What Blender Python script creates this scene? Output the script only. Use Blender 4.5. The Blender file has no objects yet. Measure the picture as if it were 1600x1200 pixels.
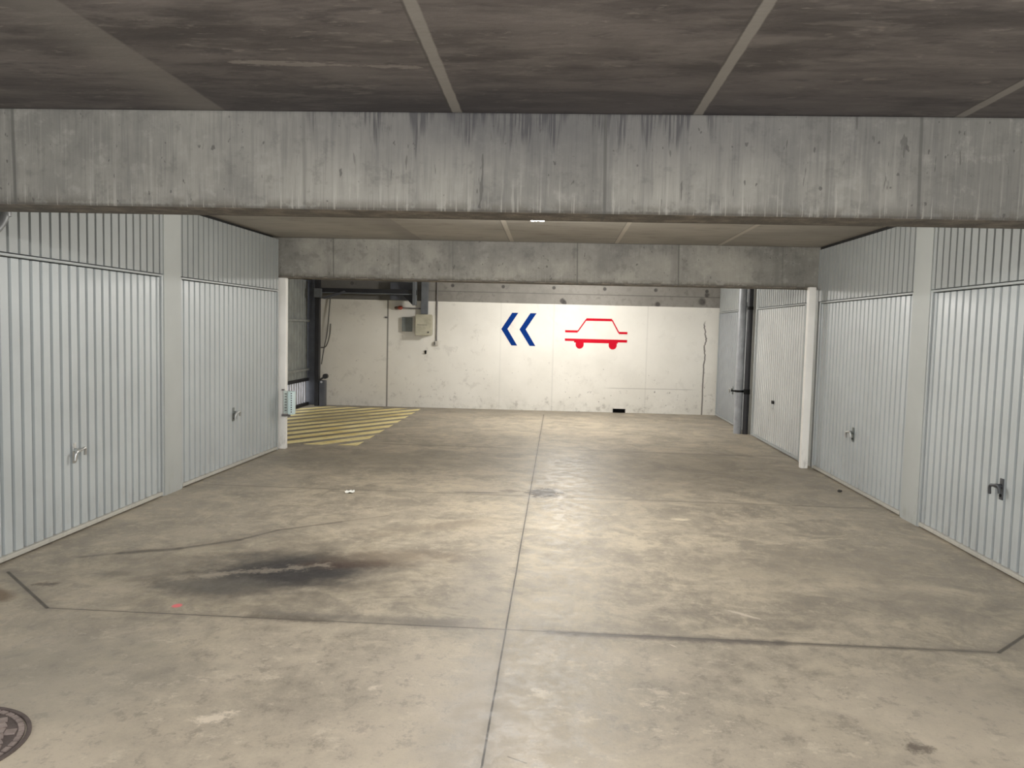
import bpy, bmesh, math, random
from mathutils import Vector, Matrix
random.seed(7)
scene = bpy.context.scene
COL = scene.collection
PI = math.pi

# ------------------------------------------------------------------ node helper
class X:
    """a socket in a node tree with arithmetic"""
    def __init__(s, t, k): s.t, s.k = t, k
    def m(s, op, b=None, c=None, clamp=False):
        n = s.t.nodes.new('ShaderNodeMath'); n.operation = op; n.use_clamp = clamp
        for i, v in enumerate((s, b, c)):
            if v is None: continue
            if isinstance(v, X): s.t.links.new(v.k, n.inputs[i])
            else: n.inputs[i].default_value = v
        return X(s.t, n.outputs[0])
    def __add__(s, b): return s.m('ADD', b)
    __radd__ = __add__
    def __sub__(s, b): return s.m('SUBTRACT', b)
    def __rsub__(s, b): return (s * -1.0) + b
    def __mul__(s, b): return s.m('MULTIPLY', b)
    __rmul__ = __mul__
    def __truediv__(s, b): return s.m('DIVIDE', b)
    def abs(s): return s.m('ABSOLUTE')
    def mx(s, b): return s.m('MAXIMUM', b)
    def mn(s, b): return s.m('MINIMUM', b)
    def sqrt(s): return s.m('SQRT')
    def cl(s): return s.m('ADD', 0.0, clamp=True)
    def sm(s, a, b, lo=0.0, hi=1.0):
        """smoothstep: a -> lo, b -> hi"""
        n = s.t.nodes.new('ShaderNodeMapRange'); n.interpolation_type = 'SMOOTHSTEP'
        s.t.links.new(s.k, n.inputs[0])
        for i, v in enumerate((a, b, lo, hi)): n.inputs[1 + i].default_value = v
        return X(s.t, n.outputs[0])

class Mat:
    def __init__(s, name, rough=0.6, metal=0.0):
        s.mat = bpy.data.materials.new(name); s.mat.use_nodes = True
        s.t = s.mat.node_tree; s.b = s.t.nodes['Principled BSDF']
        s.b.inputs['Roughness'].default_value = rough; s.b.inputs['Metallic'].default_value = metal
        g = s.t.nodes.new('ShaderNodeNewGeometry'); s.P = g.outputs['Position']
        sp = s.t.nodes.new('ShaderNodeSeparateXYZ'); s.t.links.new(s.P, sp.inputs[0])
        s.x, s.y, s.z = (X(s.t, o) for o in sp.outputs)
    def vec(s, a, b, c):
        n = s.t.nodes.new('ShaderNodeCombineXYZ')
        for i, v in enumerate((a, b, c)):
            if isinstance(v, X): s.t.links.new(v.k, n.inputs[i])
            else: n.inputs[i].default_value = v
        return n.outputs[0]
    def noise(s, scale, detail=4, rough=0.6, sx=1, sy=1, sz=1, off=0.0, dist=0.0):
        n = s.t.nodes.new('ShaderNodeTexNoise')
        n.inputs['Scale'].default_value = scale; n.inputs['Detail'].default_value = detail
        n.inputs['Roughness'].default_value = rough; n.inputs['Distortion'].default_value = dist
        s.t.links.new(s.vec(s.x * sx + off, s.y * sy + off * 1.7, s.z * sz - off), n.inputs['Vector'])
        return X(s.t, n.outputs[0])
    def mix(s, f, a, b):
        n = s.t.nodes.new('ShaderNodeMix'); n.data_type = 'RGBA'
        for i, v in ((0, f), (6, a), (7, b)):
            if isinstance(v, X): s.t.links.new(v.k, n.inputs[i])
            elif isinstance(v, (tuple, list)): n.inputs[i].default_value = (*v, 1)
            else: n.inputs[i].default_value = v
        return X(s.t, n.outputs[2])
    def rgb(s, c):
        n = s.t.nodes.new('ShaderNodeRGB'); n.outputs[0].default_value = (*c, 1); return X(s.t, n.outputs[0])
    def scale(s, c, f):
        n = s.t.nodes.new('ShaderNodeVectorMath'); n.operation = 'SCALE'
        s.t.links.new(c.k, n.inputs[0]); s.t.links.new(f.k, n.inputs['Scale']); return X(s.t, n.outputs[0])
    def out(s, col=None, rough=None, bump=None, strength=0.3, dist=0.01):
        if col is not None:
            if isinstance(col, X): s.t.links.new(col.k, s.b.inputs['Base Color'])
            else: s.b.inputs['Base Color'].default_value = (*col, 1)
        if rough is not None: s.t.links.new(rough.k, s.b.inputs['Roughness'])
        if bump is not None:
            n = s.t.nodes.new('ShaderNodeBump'); n.inputs['Strength'].default_value = strength
            n.inputs['Distance'].default_value = dist
            s.t.links.new(bump.k, n.inputs['Height']); s.t.links.new(n.outputs[0], s.b.inputs['Normal'])
        return s.mat
    def seg(s, ax, ay, bx, by):
        """distance on the floor plane to a segment, and the 0..1 place along it"""
        dx, dy = bx - ax, by - ay; L = dx * dx + dy * dy
        px, py = s.x - ax, s.y - ay
        h = ((px * dx + py * dy) / L).cl()
        ex, ey = px - h * dx, py - h * dy
        return (ex * ex + ey * ey).sqrt()
    def ell(s, cx, cy, rx, ry, rot=0.0, wob=None):
        c, sn = math.cos(rot), math.sin(rot)
        px, py = s.x - cx, s.y - cy
        a = (px * c + py * sn) / rx; b = (py * c - px * sn) / ry
        d = (a * a + b * b).sqrt()
        return d + wob if wob is not None else d

def simple(name, col, rough=0.5, metal=0.0, var=0.15, sc=6.0, spec=0.5):
    m = Mat(name, rough, metal)
    m.b.inputs['Specular IOR Level'].default_value = spec
    n = m.noise(sc, 4)
    dark = tuple(c * (1 - var) for c in col); lite = tuple(min(1, c * (1 + var)) for c in col)
    return m.out(m.mix(n.sm(0.3, 0.7), dark, lite))

# ------------------------------------------------------------------ materials
def floor_material():
    m = Mat('floor_concrete', 0.55)
    x, y = m.x, m.y
    big = m.noise(0.5, 3, 0.5, sx=1.0, sy=0.8)
    mid = m.noise(1.9, 7, 0.72, sx=1.15, sy=0.85, off=3.1, dist=0.5)
    streak = m.noise(2.1, 7, 0.74, sx=0.95, sy=1.15, off=7.7, dist=0.6)
    fine = m.noise(10, 6, 0.78, sx=1.0, sy=0.8, off=1.3)
    grain = m.noise(60, 3, 0.7, off=2.3)
    col = m.mix(mid.sm(0.36, 0.64), (0.265, 0.245, 0.212), (0.405, 0.372, 0.318))
    col = m.mix(streak.sm(0.48, 0.62) * 0.60, col, (0.52, 0.475, 0.39))
    col = m.mix(streak.sm(0.33, 0.46, 1.0, 0.0) * 0.40, col, (0.205, 0.19, 0.168))
    col = m.mix(big.sm(0.5, 0.66) * 0.35, col, (0.27, 0.255, 0.23))
    edge = (x + 0.2).abs().sm(2.3, 3.5)
    col = m.mix(edge * 0.25, col, (0.235, 0.228, 0.21))  # greyer towards the side walls: weaker light there put into the colour
    near = y.sm(3.3, 4.5, 1.0, 0.0)  # mask for near-bay light painted into the floor colour
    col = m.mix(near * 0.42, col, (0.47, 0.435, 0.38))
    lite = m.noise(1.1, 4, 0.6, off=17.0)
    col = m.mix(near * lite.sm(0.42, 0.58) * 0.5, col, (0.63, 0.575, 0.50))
    col = m.mix(y.sm(2.6, 3.7, 1.0, 0.0) * x.sm(-2.2, -1.2) * 0.28, col, (0.66, 0.59, 0.51))  # near middle of the floor brightened in the colour, in place of light
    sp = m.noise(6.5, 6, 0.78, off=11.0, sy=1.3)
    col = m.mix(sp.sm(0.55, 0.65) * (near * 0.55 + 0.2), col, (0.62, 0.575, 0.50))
    col = m.mix(fine.sm(0.50, 0.63) * 0.40, col, (0.56, 0.52, 0.44))
    col = m.mix(fine.sm(0.37, 0.48, 1.0, 0.0) * 0.38, col, (0.17, 0.155, 0.14))
    col = m.mix(grain.sm(0.55, 0.72) * 0.14, col, (0.6, 0.56, 0.5))
    col = m.mix(grain.sm(0.30, 0.45, 1.0, 0.0) * 0.16, col, (0.14, 0.13, 0.12))
    wob = (m.noise(2.4, 6, 0.7, off=5.0) - 0.5) * 2.6
    wob2 = (m.noise(5.0, 6, 0.75, off=9.0) - 0.5) * 3.0
    wob3 = (m.noise(9.0, 6, 0.8, off=19.0) - 0.5) * 3.6
    def blot(d, a, b, k, c):
        nonlocal col
        col = m.mix(d.sm(a, b, 1.0, 0.0) * k, col, c)
    # traffic grime: broad soft darker bands
    blot(m.ell(1.7, 9.4, 1.5, 1.7, 0, wob), 0.3, 1.2, 0.42, (0.215, 0.195, 0.165))
    blot(m.ell(-2.0, 9.4, 1.7, 0.8, 0, wob), 0.3, 1.2, 0.40, (0.20, 0.19, 0.165))
    blot(m.ell(-0.4, 15.7, 3.9, 1.2, 0, wob), 0.3, 1.15, 0.42, (0.21, 0.195, 0.175))
    blot(m.ell(1.9, 5.6, 1.2, 0.6, 0.2, wob), 0.2, 1.2, 0.40, (0.24, 0.22, 0.19))
    blot(m.ell(2.2, 4.8, 0.9, 0.35, 0.1, wob), 0.2, 1.2, 0.35, (0.22, 0.205, 0.185))
    blot(m.ell(-0.42, 4.9, 0.22, 1.2, 0.05, wob), 0.3, 1.2, 0.36, (0.25, 0.245, 0.24))
    blot(m.ell(-0.30, 3.2, 0.22, 0.9, 0.0, wob), 0.3, 1.2, 0.36, (0.31, 0.30, 0.30))
    blot(m.ell(-0.85, 6.35, 0.75, 0.16, 0.62, wob), 0.2, 1.2, 0.42, (0.25, 0.21, 0.165))
    blot(m.ell(-2.4, 3.4, 0.9, 0.7, 0.0, wob), 0.2, 1.3, 0.45, (0.25, 0.245, 0.225))
    blot(m.ell(-2.6, 4.9, 0.6, 0.35, 0.3, wob), 0.2, 1.3, 0.35, (0.24, 0.22, 0.19))
    blot(m.ell(1.9, 3.5, 0.5, 0.4, -0.5, wob), 0.2, 1.3, 0.30, (0.27, 0.25, 0.225))
    # the oil stain with its crust
    blot(m.ell(-1.72, 5.02, 1.0, 0.78, 0.36, wob), 0.45, 1.30, 0.50, (0.165, 0.148, 0.122))
    blot(m.ell(-1.76, 4.99, 0.74, 0.56, 0.36, wob * 0.6), 0.38, 1.12, 0.90, (0.052, 0.049, 0.049))
    blot(m.ell(-1.60, 5.03, 0.46, 0.34, 0.30, wob2 * 0.5), 0.4, 1.2, 0.80, (0.024, 0.023, 0.027))
    blot(m.ell(-2.05, 4.66, 0.40, 0.16, 0.15, wob), 0.3, 1.3, 0.65, (0.13, 0.125, 0.115))
    blot(m.ell(-1.34, 5.20, 0.34, 0.13, 0.2, wob2 * 0.6), 0.3, 1.2, 0.85, (0.055, 0.036, 0.030))
    blot(m.ell(-1.10, 5.40, 0.55, 0.20, 0.25, wob), 0.2, 1.3, 0.50, (0.16, 0.125, 0.095))
    crust = m.seg(-2.17, 4.86, -1.50, 5.16) + wob3 * 0.13 + wob2 * 0.05
    blot(crust, 0.0, 0.055, 0.62, (0.29, 0.265, 0.235))
    blot(m.ell(-2.16, 4.86, 0.16, 0.11, 0.2, wob3), 0.2, 1.0, 0.75, (0.30, 0.275, 0.24))
    blot(m.ell(-3.7, 12.9, 1.15, 2.7, 0.0, wob * 0.4), 0.7, 1.1, 0.55, (0.15, 0.125, 0.085))
    # dark smear lines on the left
    wl = (m.noise(3.0, 4, 0.6, off=2.0) - 0.5) * 0.16
    for (ax, ay, bx, by, r, k) in ((-3.15, 5.12, -2.95, 5.24, 0.045, 0.55), (-2.95, 5.24, -2.62, 5.40, 0.060, 0.8), (-2.62, 5.40, -2.30, 5.68, 0.042, 0.75), (-2.30, 5.68, -2.12, 6.0, 0.03, 0.7), (-2.12, 6.0, -1.72, 6.33, 0.034, 0.6), (-1.72, 6.33, -1.40, 6.6, 0.03, 0.35)):
        d = m.seg(ax, ay, bx, by) + wl * 0.35
        blot(d, 0.0, r, k, (0.085, 0.077, 0.068))
        blot(d, 0.0, 0.20, 0.16, (0.17, 0.155, 0.135))
    # dark patch of debris beside the joint and faint spots
    blot(m.ell(-0.10, 7.79, 0.20, 0.26, 0, wob3 * 0.9), 0.6, 1.0, 0.9, (0.075, 0.07, 0.068))
    blot(m.ell(-0.42, 7.80, 0.13, 0.10, 0, wob3), 0.4, 1.0, 0.65, (0.12, 0.11, 0.10))
    blot(m.ell(-0.75, 7.68, 0.40, 0.05, 0.1, wob2 * 0.6), 0.2, 1.1, 0.7, (0.10, 0.095, 0.09))
    blot(m.ell(1.44, 3.13, 0.075, 0.05, 0, wob3), 0.3, 1.0, 0.8, (0.12, 0.10, 0.085))
    blot(m.ell(-3.03, 4.56, 0.085, 0.06, 0, wob3), 0.3, 1.0, 0.85, (0.10, 0.085, 0.07))
    blot(m.ell(-2.75, 4.80, 0.14, 0.07, 0, wob2), 0.3, 1.1, 0.55, (0.15, 0.145, 0.125))
    blot(m.ell(1.10, 4.56, 0.15, 0.025, -0.7, wob3 * 0.7), 0.3, 1.0, 0.75, (0.62, 0.58, 0.52))
    blot(m.ell(1.08, 6.86, 0.12, 0.06, 0, wob3 * 0.7), 0.3, 1.0, 0.75, (0.66, 0.61, 0.50))
    blot(m.ell(0.63, 4.05, 0.035, 0.010, -0.9, wob2 * 0.2), 0.3, 1.0, 0.8, (0.62, 0.58, 0.52))
    blot(m.ell(-1.345, 3.075, 0.11, 0.055, 0.6, wob3), 0.3, 1.0, 0.85, (0.76, 0.70, 0.62))
    blot(m.ell(-0.77, 3.42, 0.05, 0.03, 0.9, wob3), 0.3, 1.0, 0.8, (0.70, 0.65, 0.58))
    blot(m.seg(-0.145, 2.90, -0.075, 2.862) , 0.001, 0.006, 0.7, (0.16, 0.15, 0.13))
    # brown wet corner at the far left of the near slab
    blot(m.ell(-3.22, 4.33, 0.24, 0.14, -0.5, wob2 * 0.2), 0.5, 1.0, 0.8, (0.15, 0.105, 0.065))
    # sawn joints
    jw = (m.noise(2.0, 3, 0.5, off=8.0) - 0.5) * 0.018
    def joint(d, w, k, c=(0.045, 0.041, 0.037), halo=0.3):
        nonlocal col
        col = m.mix((d + jw).sm(0.0, w * 7, 1.0, 0.0) * halo * k, col, (0.17, 0.16, 0.145))
        col = m.mix(d.sm(w * 0.4, w, 1.0, 0.0) * k, col, c)
    joint(((x + 0.235) + jw * 0.4).abs() + (y.sm(15.0, 15.3)), 0.0062, 0.95)
    joint(m.seg(-2.77, 4.178, 2.30, 4.158) + jw * 0.3, 0.0055, 0.85)
    joint(m.seg(-2.77, 4.178, -3.40, 4.75), 0.014, 0.8, halo=0.6)
    joint(m.seg(2.30, 4.158, 2.95, 4.78), 0.014, 0.75, halo=0.6)
    joint(m.seg(-3.4, 7.60, 3.0, 7.60) + jw, 0.010, 0.45, halo=0.6)
    joint(m.seg(-3.4, 10.65, 3.0, 10.65) + jw, 0.014, 0.40, halo=0.6)
    # rubber smears along the cross joint
    blot(m.seg(-1.55, 4.24, -0.55, 4.22) + wob3 * 0.05, 0.0, 0.11, 0.55, (0.12, 0.115, 0.11))
    blot(m.seg(-1.62, 4.20, -1.25, 4.17) + wob3 * 0.05, 0.0, 0.07, 0.6, (0.11, 0.095, 0.08))
    blot(m.seg(0.0, 4.15, 1.2, 4.15) + wob3 * 0.03, 0.0, 0.06, 0.75, (0.095, 0.088, 0.088))
    blot(m.seg(1.2, 4.15, 2.25, 4.16) + wob3 * 0.02, 0.0, 0.04, 0.65, (0.13, 0.12, 0.105))
    # pink paint mark
    blot(m.ell(-2.095, 4.30, 0.034, 0.040, 0, wob2 * 0.15), 0.55, 1.0, 0.95, (0.78, 0.17, 0.21))
    tint = m.t.nodes.new('ShaderNodeMix'); tint.data_type = 'RGBA'; tint.blend_type = 'MULTIPLY'
    tint.inputs[0].default_value = 1.0; m.t.links.new(col.k, tint.inputs[6]); tint.inputs[7].default_value = (1.06, 1.01, 0.93, 1)
    col = X(m.t, tint.outputs[2])
    rough = fine.sm(0.35, 0.65, 0.45, 0.65)
    h = fine * 0.5 + grain * 0.25 + mid * 0.4
    return m.out(col, rough, h, 0.28, 0.01)

def concrete_ceiling():
    m = Mat('ceiling_concrete', 0.75)
    x, y = m.x, m.y
    a = m.noise(1.1, 6, 0.65, sx=0.7, sy=2.0, dist=0.5)
    b = m.noise(5.0, 6, 0.7, sx=0.55, sy=1.7, off=4.0)
    c = m.noise(22, 4, 0.7, sx=0.4, sy=1.0, off=6.0)
    g = m.noise(0.8, 3, 0.5, off=12.0)
    col = m.mix(a.sm(0.36, 0.64), (0.078, 0.068, 0.067), (0.165, 0.147, 0.142))
    col = m.mix(b.sm(0.50, 0.64) * 0.5, col, (0.215, 0.195, 0.185))
    col = m.mix(b.sm(0.36, 0.47, 1.0, 0.0) * 0.55, col, (0.055, 0.048, 0.050))
    col = m.mix(c.sm(0.60, 0.70) * 0.5, col, (0.29, 0.265, 0.245))
    blot_ = m.noise(3.0, 5, 0.7, sx=0.5, sy=1.6, off=40.0, dist=0.5)
    col = m.mix(blot_.sm(0.60, 0.68) * x.sm(-0.6, 0.2, 1.0, 0.0) * 0.5, col, (0.30, 0.275, 0.255))
    col = m.mix(blot_.sm(0.34, 0.40, 1.0, 0.0) * 0.5, col, (0.045, 0.040, 0.044))
    dab = m.noise(6.0, 3, 0.55, sx=0.7, sy=1.2, off=21.0)
    col = m.mix(dab.sm(0.645, 0.68) * x.sm(0.6, 1.2) * 0.6, col, (0.27, 0.24, 0.22))
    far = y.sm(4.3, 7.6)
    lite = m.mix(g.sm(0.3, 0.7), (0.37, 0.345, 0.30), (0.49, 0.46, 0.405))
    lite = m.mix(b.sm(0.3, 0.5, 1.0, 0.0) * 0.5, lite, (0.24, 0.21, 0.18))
    col = m.mix(far * 0.8, col, lite)  # far bay paler: light bounced off the floor put into the colour
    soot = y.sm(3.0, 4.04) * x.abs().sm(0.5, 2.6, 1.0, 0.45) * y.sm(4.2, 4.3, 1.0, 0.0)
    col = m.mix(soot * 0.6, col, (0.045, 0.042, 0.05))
    # horizontal pour streaks and pale seams between the precast planks
    st = (m.seg(-1.35, 3.30, -0.62, 3.36) + (b - 0.5) * 0.22 + (c - 0.5) * 0.1)
    col = m.mix(st.sm(0.0, 0.014, 1.0, 0.0) * 0.45, col, (0.38, 0.35, 0.32))
    e = (b - 0.5) * 0.045
    fade = y.sm(4.2, 4.4, 1.0, 0.7)
    seam = m.mix(y.sm(4.2, 4.4), (0.30, 0.285, 0.265), (0.68, 0.63, 0.55))
    for xc, w, k in ((-0.525, 0.026, 0.85), (0.645, 0.024, 0.85), (1.885, 0.026, 0.7)):
        yy = x - xc + (y - 3.4) * (0.012 if xc < 0 else -0.004)
        col = m.mix((yy.abs() + e * 0.35).sm(w * 0.75, w * 1.1, 1.0, 0.0) * k * fade, col, seam)
        col = m.mix(((yy + w * 1.15).abs()).sm(0.002, 0.008, 1.0, 0.0) * 0.5 * fade, col, (0.07, 0.065, 0.06))
    w0 = x + 1.775
    col = m.mix((w0 + e).sm(-0.30, 0.0) * (w0 + e * 0.4).sm(0.055, 0.075, 1.0, 0.0) * 0.6, col, (0.225, 0.21, 0.195))
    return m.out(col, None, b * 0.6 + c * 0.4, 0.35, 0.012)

def concrete_beam(name, joints, tone=1.0, runs=1.0, soot=1.0, rx=(-9, 9)):
    m = Mat(name, 0.8)
    x, z = m.x, m.z
    a = m.noise(1.3, 5, 0.6, sx=1.0, sz=1.0)
    b = m.noise(7, 6, 0.7, off=3.0)
    drip = m.noise(16, 4, 0.65, sx=1.0, sy=0.2, sz=0.07, off=5.0)
    drip2 = m.noise(80, 3, 0.62, sx=1.0, sy=0.2, sz=0.03, off=8.0)
    region = m.noise(1.0, 2, 0.5, off=15.0)
    t = tone
    col = m.mix(a.sm(0.36, 0.64), (0.235 * t, 0.228 * t, 0.208 * t), (0.365 * t, 0.352 * t, 0.315 * t))
    col = m.mix(b.sm(0.52, 0.66) * 0.4, col, (0.44 * t, 0.425 * t, 0.385 * t))
    col = m.mix(b.sm(0.34, 0.47, 1.0, 0.0) * 0.4, col, (0.14 * t, 0.134 * t, 0.124 * t))
    col = m.mix(drip.sm(0.50, 0.64) * 0.36 * runs, col, (0.165 * t, 0.162 * t, 0.155 * t))
    col = m.mix(drip2.sm(0.56, 0.66) * 0.24 * runs, col, (0.47 * t, 0.455 * t, 0.415 * t))
    col = m.mix(drip2.sm(0.36, 0.46, 1.0, 0.0) * 0.26 * runs, col, (0.12 * t, 0.118 * t, 0.115 * t))
    # soot drawn to the middle of the top edge, and dark runs hanging from it
    cen = (x + 0.05).abs().sm(0.3, 2.4, 1.0, 0.0)
    col = m.mix(z.sm(2.22, 2.60) * cen * 0.62 * soot, col, (0.085 * t, 0.083 * t, 0.092 * t))
    reach = z + (m.noise(12, 3, 0.6, sx=1.0, sy=0.1, sz=0.1, off=2.0) - 0.5) * 0.75
    top = reach.sm(2.53, 2.65) * (region.sm(0.42, 0.52) * 0.9 + 0.1) * x.sm(-1.6, -0.9, 0.25, 1.0) * runs
    col = m.mix(top * drip2.sm(0.44, 0.54) * 0.85, col, (0.055 * t, 0.053 * t, 0.060 * t))
    # dark vertical dashes here and there
    dash = m.noise(26, 3, 0.6, sx=1.0, sy=0.2, sz=0.16, off=51.0)
    col = m.mix(dash.sm(0.67, 0.70) * 0.7 * runs * x.sm(-1.6, -0.6, 0.4, 1.0), col, (0.085 * t, 0.08 * t, 0.075 * t))
    # short pale runs and dirt near the lower arris
    low = z.sm(2.18, 2.24, 1.0, 0.0)
    col = m.mix(low * b.sm(0.42, 0.54) * 0.7, col, (0.13 * t, 0.115 * t, 0.095 * t))
    col = m.mix(z.sm(2.178, 2.192, 1.0, 0.0) * 0.6, col, (0.07 * t, 0.062 * t, 0.052 * t))
    low2 = z.sm(2.2, 2.36, 1.0, 0.0)
    col = m.mix(low2 * drip2.sm(0.59, 0.64) * 0.42 * (0.3 + 0.7 * runs), col, (0.52 * t, 0.50 * t, 0.45 * t))
    # underside browner
    under = z.sm(2.172, 2.178, 1.0, 0.0)
    col = m.mix(under * 0.7, col, m.mix(b.sm(0.4, 0.65), (0.10 * t, 0.085 * t, 0.07 * t), (0.30 * t, 0.26 * t, 0.215 * t)))
    yy = m.y - 4.33
    col = m.mix(under * (yy.abs().sm(0.005, 0.06, 1.0, 0.0)) * 0.7, col, (0.06, 0.052, 0.043))
    for i, j in enumerate(joints):
        jj = x - j + (z - 2.4) * 0.02
        col = m.mix(jj.abs().sm(0.004, 0.012, 1.0, 0.0) * (0.65 if i % 2 == 0 else 0.3), col, (0.10 * t, 0.098 * t, 0.09 * t))
        col = m.mix((jj + 0.05).abs().sm(0.0, 0.10, 1.0, 0.0) * drip.sm(0.35, 0.6) * 0.35, col, (0.15 * t, 0.145 * t, 0.135 * t))
    pit = m.noise(30, 2, 0.5, sx=1.0, sz=0.6, off=31.0)
    col = m.mix(pit.sm(0.70, 0.74) * 0.7, col, (0.09 * t, 0.085 * t, 0.08 * t))
    return m.out(col, None, b * 0.6 + drip * 0.5, 0.35, 0.012)

def back_wall_material():
    m = Mat('painted_back_wall', 0.75)
    x, z = m.x, m.z
    a = m.noise(0.8, 5, 0.6)
    b = m.noise(6, 6, 0.7, off=2.0)
    s = m.noise(3.2, 5, 0.7, off=6.0, dist=0.4)
    white = m.mix(a.sm(0.3, 0.7), (0.74, 0.72, 0.665), (0.84, 0.82, 0.765))
    dirtz = z.sm(0.1, 1.0, 1.0, 0.0)
    white = m.mix(b.sm(0.575, 0.65) * dirtz * 0.45, white, (0.36, 0.34, 0.31))
    white = m.mix(s.sm(0.58, 0.66) * x.sm(-4.8, 1.5, 0.30, 0.10), white, (0.38, 0.36, 0.32))
    white = m.mix(x.sm(-4.8, -1.5, 1.0, 0.0) * 0.42, white, (0.60, 0.56, 0.49))  # left end darker: lamp falloff painted into the wall colour
    white = m.mix(z.sm(0.0, 0.35, 1.0, 0.0) * b.sm(0.45, 0.62) * 0.35, white, (0.47, 0.45, 0.40))
    sc = m.noise(14, 4, 0.7, off=13.0)
    white = m.mix(sc.sm(0.66, 0.70) * z.sm(0.3, 1.3, 1.0, 0.0) * 0.8, white, (0.16, 0.145, 0.13))
    for jx, k in ((-1.13, 0.10), (-0.10, 0.16), (1.72, 0.14)):
        white = m.mix((x - jx).abs().sm(0.006, 0.02, 1.0, 0.0) * k, white, (0.3, 0.29, 0.27))
    white = m.mix((x + 3.345).abs().sm(0.008, 0.022, 1.0, 0.0) * 0.85, white, (0.17, 0.16, 0.14))
    cw = (m.noise(2.3, 4, 0.6, sx=0.0, sy=0.0, off=3.0) - 0.5) * 0.28 + (m.noise(11, 4, 0.6, off=3.0) - 0.5) * 0.03
    crack = (x - 2.835 + cw * z.sm(0.8, 1.4, 0.15, 1.0)).abs()
    white = m.mix(crack.sm(0.007, 0.020, 1.0, 0.0) * z.sm(1.72, 1.86, 0.85, 0.0), white, (0.12, 0.105, 0.09))
    white = m.mix((z - 0.47 - x * 0.006).abs().sm(0.004, 0.016, 1.0, 0.0) * (x - 1.8).abs().sm(0.7, 0.95, 1.0, 0.0) * 0.3, white, (0.25, 0.24, 0.22))
    conc = m.mix(a.sm(0.3, 0.7), (0.20, 0.19, 0.17), (0.29, 0.275, 0.25))
    conc = m.mix(b.sm(0.3, 0.45, 1.0, 0.0) * 0.5, conc, (0.11, 0.105, 0.095))
    conc = m.mix((z - 2.285).abs().sm(0.004, 0.014, 1.0, 0.0) * 0.6, conc, (0.09, 0.085, 0.08))
    tx = ((x + 2.086) / 0.985).m('FRACT') - 0.5
    tx = (tx.abs() - 0.5).abs() * 0.985
    tz = z - 2.40
    conc = m.mix((tx * tx + tz * tz).sqrt().sm(0.022, 0.045, 1.0, 0.0) * 0.8, conc, (0.03, 0.028, 0.027))
    for (cx, cz, r) in ((0.05, 2.15, 0.06), (0.10, 2.11, 0.05), (1.90, 2.13, 0.07), (2.75, 2.2, 0.10), (2.85, 2.33, 0.07)):
        ex, ez = x - cx, z - cz
        d = (ex * ex + ez * ez).sqrt() + (b - 0.5) * 0.1
        conc = m.mix(d.sm(r * 0.4, r, 1.0, 0.0) * 0.85, conc, (0.045, 0.04, 0.038))
    conc = m.mix(x.sm(-2.62, -2.5, 1.0, 0.0) * 0.55, conc, (0.075, 0.073, 0.07))  # band darkened at the gate end: shade around the guide rail painted in
    conc = m.mix(b.sm(0.5, 0.62) * 0.35, conc, (0.17, 0.16, 0.145))
    top = (z + (b - 0.5) * 0.008 - 2.085).sm(-0.004, 0.004)
    return m.out(m.mix(top, white, conc), None, b, 0.15, 0.01)

def painted_metal(name, col, rough=0.42, grime=True):
    m = Mat(name, rough)
    a = m.noise(1.4, 4, 0.55)
    b = m.noise(20, 4, 0.6, sz=0.35, off=3.0)
    c = m.mix(a.sm(0.3, 0.7), tuple(v * 0.93 for v in col), tuple(v * 1.05 for v in col))
    if grime:
        c = m.mix(m.z.sm(0.02, 0.35, 1.0, 0.0) * b.sm(0.5, 0.7) * 0.35, c, (0.30, 0.28, 0.25))
        c = m.mix(b.sm(0.66, 0.74) * 0.2, c, tuple(v * 0.7 for v in col))
    return m.out(c, a.sm(0.3, 0.7, rough - 0.06, rough + 0.08), a, 0.04, 0.01)

M = {}
M['floor'] = floor_material()
M['ceiling'] = concrete_ceiling()
M['beam1'] = concrete_beam('near_beam_concrete', (-2.817, -1.302, 0.205, 1.28, 1.715), 0.83, 0.85)
M['beam2'] = concrete_beam('far_beam_concrete', (-2.827, -2.0, 0.204, -1.33, 1.433, 2.676), 1.0, 0.22, 0.55)
M['back'] = back_wall_material()
M['wall'] = simple('plain_concrete', (0.24, 0.23, 0.21), 0.8)
M['door'] = painted_metal('pale_blue_grey_door_paint', (0.470, 0.502, 0.512))
M['door_lit'] = painted_metal('lit_grey_door_paint', (0.60, 0.615, 0.61))  # door paint brightened to carry light from the back bay and gate
M['door_dim'] = painted_metal('dim_blue_grey_door_paint', (0.36, 0.385, 0.41))
M['transom'] = painted_metal('grey_transom_paint', (0.37, 0.39, 0.39), 0.48)
M['frame'] = painted_metal('door_frame_paint', (0.40, 0.425, 0.43))
M['sill'] = painted_metal('beige_sill_strip', (0.50, 0.485, 0.44), 0.5)
M['pillar'] = painted_metal('grey_pillar_paint', (0.43, 0.45, 0.44), 0.6)
M['white'] = painted_metal('white_post_paint', (0.93, 0.915, 0.88), 0.6)
M['chrome'] = simple('worn_chrome', (0.62, 0.63, 0.63), 0.28, 0.9)
M['steel'] = simple('dark_handle_steel', (0.10, 0.105, 0.115), 0.4, 0.5)
M['black'] = simple('black_plastic', (0.006, 0.006, 0.006), 0.6, spec=0.2)
M['gap'] = simple('painted_gap_shade', (0.02, 0.02, 0.02), 0.9)
M['gate'] = simple('grey_green_gate_sheet', (0.27, 0.285, 0.275), 0.6)
M['gate_rail'] = simple('gate_rail_grey', (0.30, 0.31, 0.30), 0.45)
M['darksteel'] = simple('slate_painted_steel', (0.085, 0.09, 0.105), 0.45)
M['blacksteel'] = simple('black_painted_steel', (0.02, 0.02, 0.024), 0.5)
M['bars'] = simple('gate_bar_grey', (0.42, 0.42, 0.45), 0.4)
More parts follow.
